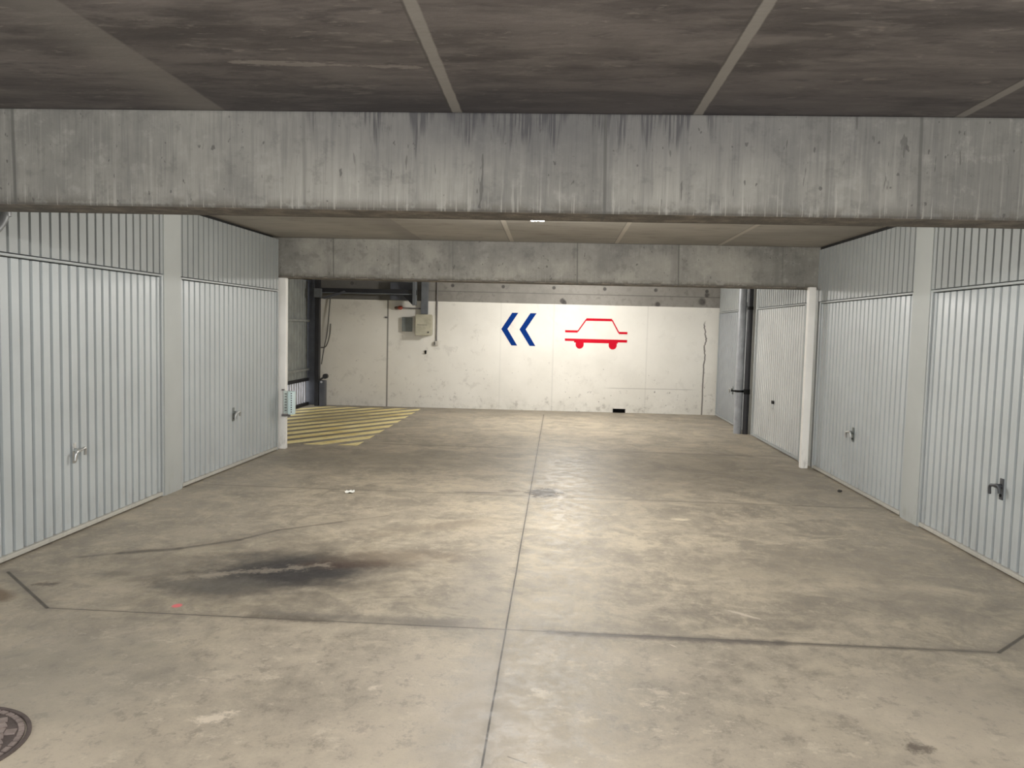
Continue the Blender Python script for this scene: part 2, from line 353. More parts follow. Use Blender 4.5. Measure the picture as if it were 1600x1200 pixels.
M['trunk'] = simple('grey_trunking', (0.13, 0.14, 0.15), 0.5)
M['cab'] = simple('beige_enclosure', (0.42, 0.40, 0.31), 0.5)
M['cabdark'] = simple('enclosure_mark', (0.05, 0.05, 0.045), 0.5)
M['plate'] = simple('grey_green_plate', (0.16, 0.175, 0.165), 0.5)
M['red'] = simple('dull_red_plastic', (0.32, 0.05, 0.025), 0.5)
M['brown'] = simple('brown_plastic', (0.09, 0.05, 0.035), 0.5)
M['conduit'] = simple('grey_conduit', (0.16, 0.15, 0.145), 0.5)
M['switch'] = simple('pale_switch_box', (0.50, 0.47, 0.42), 0.5)
M['cable'] = simple('grey_cable', (0.13, 0.125, 0.11), 0.6)
M['blue'] = simple('chevron_blue_paint', (0.002, 0.032, 0.20), 0.8, var=0.06, spec=0.1)
M['redpaint'] = simple('car_symbol_red_paint', (0.60, 0.008, 0.026), 0.8, var=0.06, spec=0.1)
M['pipe'] = simple('grey_downpipe', (0.33, 0.345, 0.37), 0.4)
M['bend'] = simple('galvanised_pipe', (0.22, 0.225, 0.23), 0.5, 0.3)
def yellow_paint():
    m = Mat('worn_yellow_paint', 0.6)
    a = m.noise(2.0, 5, 0.65, off=1.0); b = m.noise(14, 5, 0.7, off=4.0)
    c = m.mix(a.sm(0.3, 0.6), (0.82, 0.65, 0.22), (1.0, 0.88, 0.46))
    c = m.mix(b.sm(0.54, 0.66) * 0.4, c, (0.36, 0.30, 0.18))
    e = m.ell(-3.7, 13.6, 0.9, 1.0, 0, (a - 0.5) * 1.6)
    c = m.mix(e.sm(0.3, 1.2, 1.0, 0.0) * 0.45, c, (0.26, 0.20, 0.085))
    return m.out(c)
M['yellow'] = yellow_paint()
def tube_glow():
    m = Mat('glowing_tube', 0.4)
    m.b.inputs['Emission Color'].default_value = (1, 0.98, 0.93, 1); m.b.inputs['Emission Strength'].default_value = 5.0
    return m.out((0.9, 0.9, 0.88))
M['tube'] = tube_glow()
def cyan_plastic():
    m = Mat('pale_cyan_plastic', 0.35)
    m.b.inputs['Transmission Weight'].default_value = 0.15
    n = m.noise(12, 3)
    return m.out(m.mix(n, (0.76, 0.97, 0.99), (0.88, 1.0, 1.0)))
M['cyan'] = cyan_plastic()
M['cyan_dull'] = simple('dull_translucent_plastic', (0.60, 0.66, 0.63), 0.4)
def manhole_material(name, base):
    m = Mat(name, 0.6, 0.25)
    a = m.noise(14, 5, 0.7)
    return m.out(m.mix(a.sm(0.35, 0.65), tuple(c * 0.7 for c in base), base), None, a, 0.3, 0.01)
M['iron'] = manhole_material('rusty_cast_iron', (0.42, 0.345, 0.315))
M['iron_dark'] = manhole_material('dark_cast_iron', (0.17, 0.135, 0.125))
M['stone'] = simple('dark_pebble', (0.06, 0.055, 0.05), 0.8)
M['paper'] = simple('white_litter', (0.80, 0.80, 0.76), 0.7)
M['outside'] = simple('outside_pavement', (0.62, 0.61, 0.64), 0.8)

# ------------------------------------------------------------------ mesh helpers
def new_bm(): return bmesh.new()

def add_box(bm, x0, x1, y0, y1, z0, z1, bev=0.0):
    ret = bmesh.ops.create_cube(bm, size=1.0)
    vs = ret['verts']
    for v in vs:
        v.co = Vector(((x0 + x1) / 2 + v.co.x * (x1 - x0), (y0 + y1) / 2 + v.co.y * (y1 - y0), (z0 + z1) / 2 + v.co.z * (z1 - z0)))
    if bev > 0:
        es = list({e for v in vs for e in v.link_edges})
        bmesh.ops.bevel(bm, geom=es, offset=bev, segments=2, affect='EDGES', profile=0.6)
    return vs

def add_cyl(bm, p, q, r, seg=20, r2=None):
    p, q = Vector(p), Vector(q); d = q - p
    mat = Matrix.Translation((p + q) / 2) @ d.to_track_quat('Z', 'Y').to_matrix().to_4x4()
    bmesh.ops.create_cone(bm, cap_ends=True, segments=seg, radius1=r, radius2=r if r2 is None else r2, depth=d.length, matrix=mat)

def add_sphere(bm, c, r, sx=1, sy=1, sz=1, seg=16):
    mat = Matrix.Translation(c) @ Matrix.Diagonal((sx, sy, sz, 1))
    bmesh.ops.create_uvsphere(bm, u_segments=seg, v_segments=seg // 2, radius=r, matrix=mat)

def add_tube(bm, pts, r, seg=10):
    pts = [Vector(p) for p in pts]
    rings = []
    up = Vector((0.31, 0.87, 0.39))
    for i, p in enumerate(pts):
        d = (pts[min(i + 1, len(pts) - 1)] - pts[max(i - 1, 0)]).normalized()
        a = d.cross(up).normalized(); b = d.cross(a).normalized()
        rings.append([bm.verts.new(p + (a * math.cos(2 * PI * k / seg) + b * math.sin(2 * PI * k / seg)) * r) for k in range(seg)])
    for i in range(len(rings) - 1):
        for k in range(seg):
            bm.faces.new((rings[i][k], rings[i][(k + 1) % seg], rings[i + 1][(k + 1) % seg], rings[i + 1][k]))
    bm.faces.new(rings[0]); bm.faces.new(rings[-1])

def smooth_path(pts, n=8):
    out = []
    P = [Vector(p) for p in pts]
    for i in range(len(P) - 1):
        p0, p1, p2, p3 = P[max(i - 1, 0)], P[i], P[i + 1], P[min(i + 2, len(P) - 1)]
        for k in range(n):
            t = k / n
            out.append(0.5 * ((2 * p1) + (p2 - p0) * t + (2 * p0 - 5 * p1 + 4 * p2 - p3) * t * t + (3 * p1 - p0 - 3 * p2 + p3) * t ** 3))
    out.append(P[-1])
    return out

def add_prism(bm, poly, axis, a, b):
    """extrude a 2D polygon along an axis ('x','y','z') from a to b; poly in the two other axes in order"""
    def pt(u, v, w):
        return {'x': (w, u, v), 'y': (u, w, v), 'z': (u, v, w)}[axis]
    lo = [bm.verts.new(pt(u, v, a)) for u, v in poly]
    hi = [bm.verts.new(pt(u, v, b)) for u, v in poly]
    n = len(poly)
    bm.faces.new(lo); bm.faces.new(hi[::-1])
    for i in range(n):
        bm.faces.new((lo[i], lo[(i + 1) % n], hi[(i + 1) % n], hi[i]))

def obj(name, bm, m, parent=None, smooth=False):
    bmesh.ops.recalc_face_normals(bm, faces=bm.faces)
    me = bpy.data.meshes.new(name); bm.to_mesh(me); bm.free()
    me.materials.append(m)
    if smooth:
        for p in me.polygons: p.use_smooth = True
        me.set_sharp_from_angle(angle=math.radians(40))
    o = bpy.data.objects.new(name, me); COL.objects.link(o)
    if parent is not None: o.parent = parent
    return o

def tag(o, label, cat, group=None, kind=None):
    if label: o['label'] = label
    if cat: o['category'] = cat
    if group: o['group'] = group
    if kind: o['kind'] = kind
    return o

def empty(name, loc, rz=0.0):
    e = bpy.data.objects.new(name, None); e.location = loc; e.rotation_euler = (0, 0, rz)
    e.empty_display_size = 0.2; COL.objects.link(e); return e

def struct(name, bm, m, label, cat, group=None):
    return tag(obj(name, bm, m), label, cat, group, 'structure')

def box_struct(name, dims, m, label, cat, group=None, bev=0.0):
    bm = new_bm(); add_box(bm, *dims, bev); return struct(name, bm, m, label, cat, group)

# ------------------------------------------------------------------ the shell
ZC = 2.66           # ceiling
ZB = 2.172          # underside of the beams
XL, XR = -3.535, 3.09
Y0 = -3.0           # open end of the lane, behind the viewer

bm = new_bm(); add_box(bm, -5.3, 3.6, Y0, 16.3, -0.2, 0.0)
struct('floor', bm, M['floor'], 'stained grey concrete garage floor with sawn joints and an oil stain', 'floor')
bm = new_bm(); add_box(bm, -5.3, 3.6, Y0, 16.3, ZC, ZC + 0.2)
struct('ceiling', bm, M['ceiling'], 'dark sooty concrete ceiling, far bay tinted paler for bounced light, with pale seams between precast planks', 'ceiling')
box_struct('concrete_beam', (XL - 0.25, XR + 0.25, 4.04, 4.33, ZB, ZC), M['beam1'],
           'near concrete ceiling beam crossing the whole lane, dark runs below its top edge', 'beam', None, 0.012)
box_struct('concrete_beam', (-5.0, XR + 0.2, 9.95, 10.27, ZB - 0.01, ZC), M['beam2'],
           'farther concrete ceiling beam carried by the two white posts', 'beam', None, 0.01)
# solid walls behind the garage doors
box_struct('wall_left', (-3.85, -3.66, Y0, 10.1, 0, ZC), M['wall'], 'masonry wall behind the left row of garage doors', 'wall')
box_struct('wall_right', (3.2, 3.4, Y0, 16.2, 0, ZC), M['wall'], 'masonry wall behind the right row of garage doors', 'wall')
box_struct('wall_side', (-5.2, -3.66, 10.1, 10.25, 0, ZC), M['wall'], 'cross wall closing off the gate bay beside the left white post', 'wall')
# back wall, slightly out of square, with a slot at its base
bm = new_bm()
SX0, SX1, SZ0, SZ1 = 1.10, 1.345, 0.0, 0.075
add_box(bm, -5.3, SX0, 0, 0.3, 0, ZC); add_box(bm, SX1, 3.45, 0, 0.3, 0, ZC)
add_box(bm, SX0, SX1, 0, 0.3, SZ1, ZC)
bw = struct('wall_back', bm, M['back'], 'white painted back wall with a bare concrete band above the paint', 'wall')
A_BACK = math.atan2(0.26, 7.8)
YB0 = 15.72
bw.location = (0, YB0, 0); bw.rotation_euler = (0, 0, A_BACK)
def back_y(x): return YB0 + math.tan(A_BACK) * x
def on_back(o):      # local frame: x along the wall, y into the wall
    o.location = (0, YB0, 0); o.rotation_euler = (0, 0, A_BACK); return o

# plain wall lining beside the viewer, each side
box_struct('wall_panel', (-3.66, XL, Y0, 4.50, 0, ZC), M['pillar'], 'plain grey painted wall beside the nearest left garage door', 'wall')
box_struct('wall_panel', (XR, 3.2, Y0, 4.40, 0, ZC), M['pillar'], 'plain grey painted wall beside the nearest right garage door', 'wall')

# ------------------------------------------------------------------ garage doors
PITCH = 0.108
def corrugated(bm, y0, y1, z0, z1, xf, depth=0.036, gw=0.033, pitch=PITCH, phase=None):
    """vertical folded sheet: flat pans with narrow recessed grooves; runs along y, faces +x"""
    n = max(1, round((y1 - y0) / pitch)); p = (y1 - y0) / n
    prof = [(y0, xf)]
    for i in range(n):
        c = y0 + (i + 0.5) * p if phase is None else y0 + (i + phase) * p
        prof += [(c - gw / 2, xf), (c - gw * 0.27, xf - depth), (c + gw * 0.27, xf - depth), (c + gw / 2, xf)]
    prof.append((y1, xf))
    lo = [bm.verts.new((x, y, z0)) for y, x in prof]; hi = [bm.verts.new((x, y, z1)) for y, x in prof]
    for i in range(len(prof) - 1): bm.faces.new((lo[i], lo[i + 1], hi[i + 1], hi[i]))
    # solid back so that the sheet has thickness
    xb = xf - depth - 0.012
    b = [bm.verts.new(c) for c in ((xb, y0, z0), (xb, y1, z0), (xb, y1, z1), (xb, y0, z1))]
    bm.faces.new(b)
    bm.faces.new((lo[0], hi[0], b[3], b[0])); bm.faces.new((lo[-1], hi[-1], b[2], b[1]))
    bm.faces.new(lo + [b[1], b[0]]); bm.faces.new(hi + [b[2], b[3]])

def handle(parent, y, z, style):
    """lever handle on its plate: part with a lever below it"""
    if style == 'chrome': mp, ml = M['chrome'], M['chrome']
    elif style == 'dark': mp, ml = M['steel'], M['steel']
    elif style == 'small': mp, ml = M['black'], M['chrome']
    else: mp, ml = M['plate'], M['chrome']
    xf = -0.022
    bm = new_bm()
    if style == 'small':
        add_box(bm, xf, xf + 0.02, y - 0.045, y + 0.045, z + 0.01, z + 0.055, 0.004)
    else:
        add_box(bm, xf, xf + 0.008, y - 0.022, y + 0.022, z - 0.075, z + 0.075, 0.003)
        add_cyl(bm, (xf, y, z + 0.02), (xf + 0.035, y, z + 0.02), 0.017, 16)
    h = obj('handle', bm, mp, parent, True)
    tag(h, {'chrome': 'bright chrome handle', 'dark': 'dark steel handle', 'small': 'small black lock handle', 'plain': 'small grey handle'}[style], None)
    bm = new_bm()
    if style == 'small':
        add_cyl(bm, (xf + 0.004, y + 0.0, z + 0.012), (xf + 0.010, y + 0.0, z - 0.06), 0.010, 12)
    else:
        # T handle: spindle with a bowed grip and drooping ends
        add_cyl(bm, (xf + 0.02, y, z + 0.02), (xf + 0.055, y, z + 0.02), 0.010, 12)
        pts = smooth_path([(xf + 0.05, y - 0.062, z - 0.045), (xf + 0.056, y - 0.052, z + 0.012), (xf + 0.060, y, z + 0.026), (xf + 0.056, y + 0.052, z + 0.030), (xf + 0.05, y + 0.062, z - 0.02)], 6)
        add_tube(bm, pts, 0.0105, 10)
    obj('lever', bm, ml, h, True)
    bm = new_bm(); add_cyl(bm, (xf, y, z - 0.045), (xf + 0.014, y, z - 0.045), 0.011, 14)
    obj('keyhole', bm, M['black'] if style != 'small' else M['chrome'], h, True)

def garage_door(n, loc, rz, W, H, hy, hz, style, label, mat='door', sill=True):
    """local y runs along the wall, +x faces the lane, face of the surrounding pillars at x = 0"""
    root = empty('door_%d' % n, loc, rz)
    tag(root, label, 'garage door', 'tilting garage doors along the lane', 'structure')
    f = 0.032
    bm = new_bm(); corrugated(bm, f + 0.008, W - f - 0.008, 0.045, H - 0.026, -0.022)
    obj('door_panel', bm, M[mat], root)
    bm = new_bm()
    add_box(bm, -0.07, -0.006, 0, f, 0, H, 0.004); add_box(bm, -0.07, -0.006, W - f, W, 0, H, 0.004)
    add_box(bm, -0.07, -0.004, f, W - f, H - 0.017, H, 0.003)
    obj('door_frame', bm, M['frame'], root)
    bm = new_bm(); add_box(bm, -0.06, -0.002, f + 0.004, W - f - 0.004, 0.012, 0.043, 0.004)
    obj('bottom_rail', bm, M['sill' if sill else 'frame'], root)
    handle(root, hy, hz, style)
    return root

def transom(loc, rz, W, z0, z1, label, n=None):
    bm = new_bm()
    corrugated(bm, 0.0, W, z0, z1, -0.012, 0.045, 0.026, PITCH)
    o = tag(obj('wall_panel', bm, M['transom']), label, 'wall panel', 'ribbed panels above the garage doors', 'structure')
    o.location = loc; o.rotation_euler = (0, 0, rz)
    return o

DH = 2.0
TL = -math.atan2(0.055, 2.48)
# left row (front of the lane to the white post)
garage_door(1, (XL, 4.52, 0), 0, 2.52, DH, 5.70 - 4.52, 0.60, 'chrome',
            'pale grey ribbed garage door on the left with a bright chrome handle, cut by the frame')
transom((XL, 4.52, 0), 0, 2.52, DH + 0.008, 2.625, 'ribbed grey panel above the garage door with the bright chrome handle')
garage_door(2, (XL, 7.36, 0), TL, 2.50, DH, 8.56 - 7.36, 0.585, 'plain',
            'ribbed grey garage door between the left grey pillar and the left white post')
transom((XL, 7.36, 0), TL, 2.50, DH + 0.008, 2.625, 'ribbed grey panel under the ceiling, above the garage door beside the left white post')
# right row: local y runs back towards the viewer
garage_door(3, (XR, 6.945, 0), PI, 2.52, DH, 6.945 - 5.72, 0.565, 'dark',
            'pale grey ribbed garage door on the right with a dark steel handle, cut by the frame')
transom((XR, 6.945, 0), PI, 2.52, DH + 0.008, 2.625, 'ribbed grey panel above the garage door with the dark steel handle')
garage_door(4, (XR, 9.82, 0), PI, 2.555, DH, 9.82 - 8.56, 0.575, 'plain',
            'ribbed grey garage door between the right grey pillar and the right white post')
transom((XR, 9.945, 0), PI, 2.68, DH + 0.008, 2.625, 'ribbed grey panel under the ceiling, above the garage door beside the right white post')
XR2 = 3.07
garage_door(5, (XR2, 12.80, 0), PI, 2.52, DH, 12.80 - 11.64, 0.60, 'small',
            'ribbed grey garage door, paint brightened as if lit, with a small black handle, beyond the right white post', 'door_lit', False)
transom((XR2, 12.80, 0), PI, 2.52, DH + 0.008, 2.625, 'ribbed grey panel above the garage door with the small black handle')
garage_door(6, (XR2, 15.74, 0), PI, 2.50, DH, 15.74 - 14.3, 0.60, 'plain',
            'farthest garage door on the right, between the dark downpipe and the white back wall', 'door_dim', False)
transom((XR2, 15.74, 0), PI, 2.50, DH + 0.008, 2.625, 'grey panel above the farthest garage door, beside the bare concrete band')
# pillars between the doors
box_struct('wall_pillar', (-3.66, XL, 7.04, 7.36, 0, ZC), M['pillar'], 'flat grey pillar between the two left garage doors', 'pillar')
box_struct('wall_pillar', (XR, 3.2, 6.945, 7.265, 0, ZC), M['pillar'], 'flat grey pillar between the two nearer right garage doors', 'pillar')
box_struct('wall_pillar', (3.12, 3.2, 9.95, 10.28, 0, ZC), M['pillar'], 'grey pillar behind the right white post', 'pillar')
box_struct('wall_pillar', (3.09, 3.2, 12.80, 13.24, 0, ZC), M['pillar'], 'grey pillar behind the dark downpipe', 'pillar')
# white posts under the far beam
bm = new_bm(); add_box(bm, -3.535, -3.418, 9.93, 10.01, 0, ZB - 0.012, 0.01)
struct('white_pillar', bm, M['white'], 'narrow white post on the left, carrying the pale blue guard', 'post')
bm = new_bm(); add_box(bm, 2.950, 3.035, 9.76, 9.85, 0, ZB - 0.0, 0.012)
struct('white_pillar', bm, M['white'], 'narrow white post on the right, between two garage doors', 'post')

# ------------------------------------------------------------------ exit gate on the left
GX = -4.9
gate = empty('garage_gate', (GX, 13.1, 0))
tag(gate, 'grey overhead exit gate with a barred lower strip, behind the left white post', 'gate')
GY0, GY1 = 10.5 - 13.1, 15.50 - 13.1
bm = new_bm(); corrugated(bm, GY0 + .06, GY1 - .02, 0.535, 2.42, 0.0, 0.006, 0.03, 0.16)
obj('sheet_panel', bm, M['gate'], gate)
for z in (0.70, 1.645):
    bm = new_bm(); add_box(bm, 0.004, 0.05, GY0 + .06, GY1 - .02, z - 0.02, z + 0.022, 0.004)
    obj('cross_rail', bm, M['gate_rail'], gate)
bm = new_bm(); add_box(bm, -0.03, 0.035, GY0 + .06, GY1 - .02, 0.475, 0.532, 0.004); add_box(bm, -0.03, 0.035, GY0 + .06, GY1 - .02, 0.0, 0.06, 0.004)
obj('bar_frame', bm, M['blacksteel'], gate)
for i in range(36):
    y = GY0 + 0.12 + i * 0.135
    if y > GY1 - 0.06: break
    bm = new_bm(); add_box(bm, -0.012, 0.012, y - 0.032, y + 0.032, 0.058, 0.478, 0.004)
    obj('bar', bm, M['bars'], gate)
bm = new_bm(); add_box(bm, -0.05, 0.188, GY1, GY1 + 0.13, 0, 2.45, 0.006)
obj('side_post', bm, M['darksteel'], gate)
bm = new_bm(); add_box(bm, -0.05, 0.09, GY0 - 0.08, GY0 + 0.05, 0, 2.45, 0.006)
obj('side_post', bm, M['darksteel'], gate)
bm = new_bm(); add_box(bm, -0.04, 0.07, GY0 + 0.05, GY1, 2.43, 2.52, 0.004)
obj('top_rail', bm, M['blacksteel'], gate)
# black mast with guide rail running out along the back wall
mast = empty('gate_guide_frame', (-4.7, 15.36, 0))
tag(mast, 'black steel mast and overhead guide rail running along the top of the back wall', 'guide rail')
ox, oy = -4.7, 15.36
def lb(x0, x1, y0, y1, z0, z1, bev=0.004):
    b = new_bm(); add_box(b, x0 - ox, x1 - ox, y0 - oy, y1 - oy, z0, z1, bev); return b
obj('mast', lb(-4.70, -4.62, 15.30, 15.42, 0, 2.45), M['blacksteel'], mast)
obj('guide_rail', lb(-4.62, -2.74, 15.30, 15.40, 2.185, 2.285), M['blacksteel'], mast)
obj('rail_lip', lb(-4.62, -2.74, 15.285, 15.298, 2.185, 2.205, 0.002), M['trunk'], mast)
obj('hinge_block', lb(-4.70, -4.56, 15.22, 15.30, 2.10, 2.27), M['trunk'], mast)
b = new_bm(); add_prism(b, [(-4.56 - ox, 2.09), (-4.50 - ox, 2.07), (-4.08 - ox, 2.20), (-4.12 - ox, 2.235)], 'y', 15.24 - oy, 15.28 - oy)
obj('brace', b, M['darksteel'], mast)
obj('end_bracket', lb(-2.80, -2.74, 15.24, 15.42, 1.99, 2.44), M['trunk'], mast)
b = new_bm(); add_prism(b, [(-3.0 - ox, 2.18), (-2.80 - ox, 2.18), (-2.80 - ox, 1.98)], 'y', 15.34 - oy, 15.36 - oy)
obj('gusset', b, M['blacksteel'], mast)
obj('shade_plate', lb(-3.27, -2.82, 15.44, 15.56, 2.09, 2.43), M['darksteel'], mast)  # dark plate added where the wall is only in shade behind the rail
# closer unit on the floor beside the mast
cl = empty('gate_closer', (-4.55, 15.36, 0))
tag(cl, 'dark knee-high closer unit with a lever arm, at the foot of the black mast', 'gate closer')
bm = new_bm(); add_box(bm, -0.055, 0.055, -0.07, 0.07, 0, 0.50, 0.012); obj('housing', bm, M['darksteel'], cl)
bm = new_bm(); add_prism(bm, [(-0.06, 0.475), (-0.06, 0.51), (0.055, 0.595), (0.075, 0.565)], 'y', -0.105, -0.072)
ar = obj('lever_arm', bm, M['blacksteel'], cl)
bm = new_bm(); add_cyl(bm, (0.075, -0.13, 0.585), (0.075, -0.04, 0.585), 0.048, 18); obj('roller', bm, M['blacksteel'], ar, True)
bm = new_bm(); add_cyl(bm, (-0.01, -0.078, 0.47), (-0.01, -0.070, 0.47), 0.022, 14); obj('bolt', bm, M['chrome'], cl, True)
# hanging cables
bm = new_bm()
wy = back_y(-4.5) - 0.03
add_tube(bm, smooth_path([(-4.47, wy, 2.12), (-4.49, wy - .02, 1.75), (-4.52, wy - .03, 1.40), (-4.58, wy - .02, 1.12), (-4.63, wy - .02, 0.80)], 6), 0.011, 8)
add_tube(bm, smooth_path([(-4.46, wy, 1.60), (-4.47, wy - .03, 1.36), (-4.54, wy - .03, 1.16), (-4.64, wy - .02, 1.13)], 6), 0.013, 8)
tag(obj('hanging_cable', bm, M['cable'], None, True), 'loose grey cables hanging down the back wall beside the black mast', 'cable')

# ------------------------------------------------------------------ wall equipment
def wall_box(x0, x1, d, z0, z1, bev=0.006, gap=0.0):
    b = new_bm(); add_box(b, x0, x1, -d - gap, -gap, z0, z1, bev); return b
cab = on_back(empty('control_cabinet', (0, 0, 0)))
tag(cab, 'beige electrical cabinet on the white wall, below the grey trunking', 'cabinet')
obj('cabinet_body', wall_box(-2.76, -2.46, 0.20, 1.43, 1.81, 0.012, 0.001), M['cab'], cab)
dr = obj('cabinet_door', wall_box(-2.772, -2.450, 0.028, 1.418, 1.822, 0.008, 0.203), M['cab'], cab)
b = new_bm(); add_cyl(b, (-2.52, -0.244, 1.48), (-2.52, -0.230, 1.48), 0.016, 14); obj('lock', b, M['cabdark'], dr, True)
b = new_bm(); add_box(b, -2.74, -2.55, -0.2335, -0.2305, 1.615, 1.622); obj('seam', b, M['cabdark'], dr)
o = on_back(obj('cable_trunking', wall_box(-2.685, -2.555, 0.10, 1.832, 2.645, 0.004, 0.001), M['trunk'])); tag(o, 'vertical grey trunking running down to the beige cabinet', 'trunking')
pl = on_back(empty('junction_box', (0, 0, 0))); tag(pl, 'flat grey-green box on the white wall, left of the beige cabinet', 'junction box')
obj('box_body', wall_box(-3.05, -2.86, 0.05, 1.49, 1.755, 0.006, 0.001), M['plate'], pl)
obj('box_lid', wall_box(-3.056, -2.854, 0.012, 1.484, 1.761, 0.004, 0.052), M['plate'], pl)
rd = on_back(empty('warning_lamp', (0, 0, 0))); tag(rd, 'small dull red lamp on a horizontal rod, left of the grey trunking', 'lamp')
b = new_bm(); add_cyl(b, (-2.70, -0.05, 1.935), (-3.06, -0.05, 1.942), 0.013, 12); obj('rod', b, M['conduit'], rd, True)
b = new_bm(); add_sphere(b, (-3.10, -0.05, 1.943), 0.055, 1.0, 0.8, 0.72); obj('red_bulb', b, M['red'], rd, True)
b = new_bm(); add_sphere(b, (-3.165, -0.05, 1.938), 0.042, 1.1, 0.8, 0.66); obj('end_cap', b, M['brown'], rd, True)
cd = on_back(empty('switch_conduit', (0, 0, 0))); tag(cd, 'thin vertical conduit ending in a small pale switch, right of the beige cabinet', 'conduit')
b = new_bm(); add_cyl(b, (-2.385, -0.016, 1.30), (-2.385, -0.016, 2.645), 0.0145, 12); obj('conduit_tube', b, M['conduit'], cd, True)
b = new_bm(); add_box(b, -2.425, -2.345, -0.05, -0.001, 1.225, 1.31, 0.006); s_ = obj('switch_box', b, M['switch'], cd)
b = new_bm(); add_box(b, -2.424, -2.405, -0.056, -0.0505, 1.235, 1.295, 0.003); obj('button', b, M['cabdark'], s_)
b = new_bm(); add_box(b, -2.61, -2.575, -0.03, -0.001, 1.055, 1.125, 0.005); add_cyl(b, (-2.592, -0.05, 1.085), (-2.592, -0.028, 1.085), 0.011, 10)
tag(on_back(obj('wall_hook', b, M['black'], None, True)), 'tiny black wall hook below the beige cabinet', 'hook')
b = new_bm(); add_box(b, -3.40, -3.345, -0.022, -0.001, 1.735, 1.765, 0.004); add_cyl(b, (-3.352, -0.03, 1.75), (-3.352, -0.015, 1.75), 0.012, 10)
tag(on_back(obj('wall_clip', b, M['conduit'], None, True)), 'tiny grey clip beside the vertical joint in the white wall', 'clip')
# black slot at the foot of the wall
dn = on_back(empty('drain_slot', (0, 0, 0))); tag(dn, 'black rectangular drain slot at the foot of the white back wall', 'drain slot')
b = new_bm()
add_box(b, SX0, SX1, 0.20, 0.21, 0.0, SZ1); add_box(b, SX0 + 0.0005, SX0 + 0.006, 0.0, 0.2, 0.001, SZ1 - .001); add_box(b, SX1 - 0.006, SX1 - 0.0005, 0.0, 0.2, 0.001, SZ1 - .001)
add_box(b, SX0 + .006, SX1 - .006, 0.0, 0.2, SZ1 - 0.006, SZ1 - .001); add_box(b, SX0 + .006, SX1 - .006, -0.004, 0.2, 0.001, 0.004)
obj('slot_liner', b, M['black'], dn)

# painted signs on the white wall
PT = 0.003
def chevron(lx, label):
    b = new_bm()
    # (x, z): the tip points left
    poly = [(0.0, 1.578), (0.205, 1.898), (0.325, 1.900), (0.120, 1.582), (0.318, 1.262), (0.205, 1.262)]
    add_prism(b, [(lx + x, z) for x, z in poly], 'y', -PT, -0.0004)
    o = on_back(obj('painted_chevron', b, M['blue'])); tag(o, label, 'arrow sign'); return o
chevron(-1.120, 'blue chevron painted on the white wall, the one farther from the red car')
chevron(-0.765, 'blue chevron painted on the white wall, the one closer to the red car')
car = on_back(empty('painted_car_symbol', (0, 0, 0))); tag(car, 'red car symbol in outline painted on the white back wall', 'car sign')
b = new_bm()
cx0, cx1 = 0.125, 1.335
hood = 1.548; th = 0.046
lower = [(cx0, hood - .003), (cx0, hood + .032), (cx0 + 0.225, hood + .032), (cx0 + 0.385, 1.80), (cx0 + 0.40, 1.818), (cx0 + 0.905, 1.818), (cx0 + 0.925, 1.80), (cx0 + 1.062, hood + .032), (cx1, hood + .032), (cx1, hood - .006),
         (cx0 + 1.032, hood - .006), (cx0 + 0.888, 1.775), (cx0 + 0.41, 1.775), (cx0 + 0.25, hood - .003)]
def strip(b, pts, w):
    """flat painted stroke of the given half widths along points (x, z)"""
    for i in range(len(pts) - 1):
        p, q = Vector(pts[i]), Vector(pts[i + 1]); d = (q - p).normalized(); n = Vector((-d.y, d.x)) * w[i]
        add_prism(b, [tuple(p + n), tuple(q + n), tuple(q - n), tuple(p - n)], 'y', -PT - i * 0.0002, -0.0004)
strip(b, [(cx0, 1.565), (cx0 + 0.245, 1.565), (cx0 + 0.405, 1.803), (cx0 + 0.905, 1.803), (cx0 + 1.045, 1.556), (cx1, 1.556)], [0.022, 0.012, 0.024, 0.012, 0.022])
obj('car_outline', b, M['redpaint'], car)
b = new_bm()
add_prism(b, [(cx0, 1.425), (cx1, 1.425), (cx1, 1.372), (cx0 + 1.03, 1.372), (cx0 + 1.03, 1.35), (cx0 + 0.18, 1.35), (cx0 + 0.18, 1.378), (cx0, 1.378)], 'y', -PT, -0.0004)
bp_ = obj('car_sill', b, M['redpaint'], car)
for wx in (0.415, 1.058):
    b = new_bm()
    poly = [(wx + 0.078 * math.cos(t), 1.31 + 0.078 * math.sin(t)) for t in [PI + PI * k / 16 for k in range(17)]]
    poly = poly + [(wx + 0.078, 1.352), (wx - 0.078, 1.352)]
    add_prism(b, poly, 'y', -PT - 0.0012, -0.0004); obj('wheel', b, M['redpaint'], car)

# ------------------------------------------------------------------ floor markings and loose things
# hatched no-parking area in front of the gate
def clip_poly(poly, f):
    out = []
    for i in range(len(poly)):
        p, q = poly[i], poly[(i + 1) % len(poly)]; a, c = f(p), f(q)
        if a >= 0: out.append(p)
        if a * c < 0:
            t = a / (a - c); out.append((p[0] + (q[0] - p[0]) * t, p[1] + (q[1] - p[1]) * t))
    return out
b = new_bm()
area = [(-3.44, 10.38), (-2.617, 10.42), (-2.617, 15.30), (-4.55, 15.22), (-4.80, 15.0), (-4.80, 10.38)]
ang = math.radians(56.0); dx, dy = math.cos(ang), math.sin(ang)
nx, ny = -dy, dx
per, wid = 0.366, 0.195
def sd(p): return p[0] * nx + p[1] * ny
lo = min(sd(p) for p in area); hi = max(sd(p) for p in area)
v = sd((-2.617, 10.44)) - 20 * per
while v < hi:
    pg = clip_poly(clip_poly(area, lambda p: sd(p) - v), lambda p: v + wid - sd(p))
    if len(pg) > 2: add_prism(b, pg, 'z', 0.0004, 0.003)
    v += per
struct('floor_marking', b, M['yellow'], 'worn yellow diagonal hatching painted on the floor in front of the exit gate', 'floor marking')

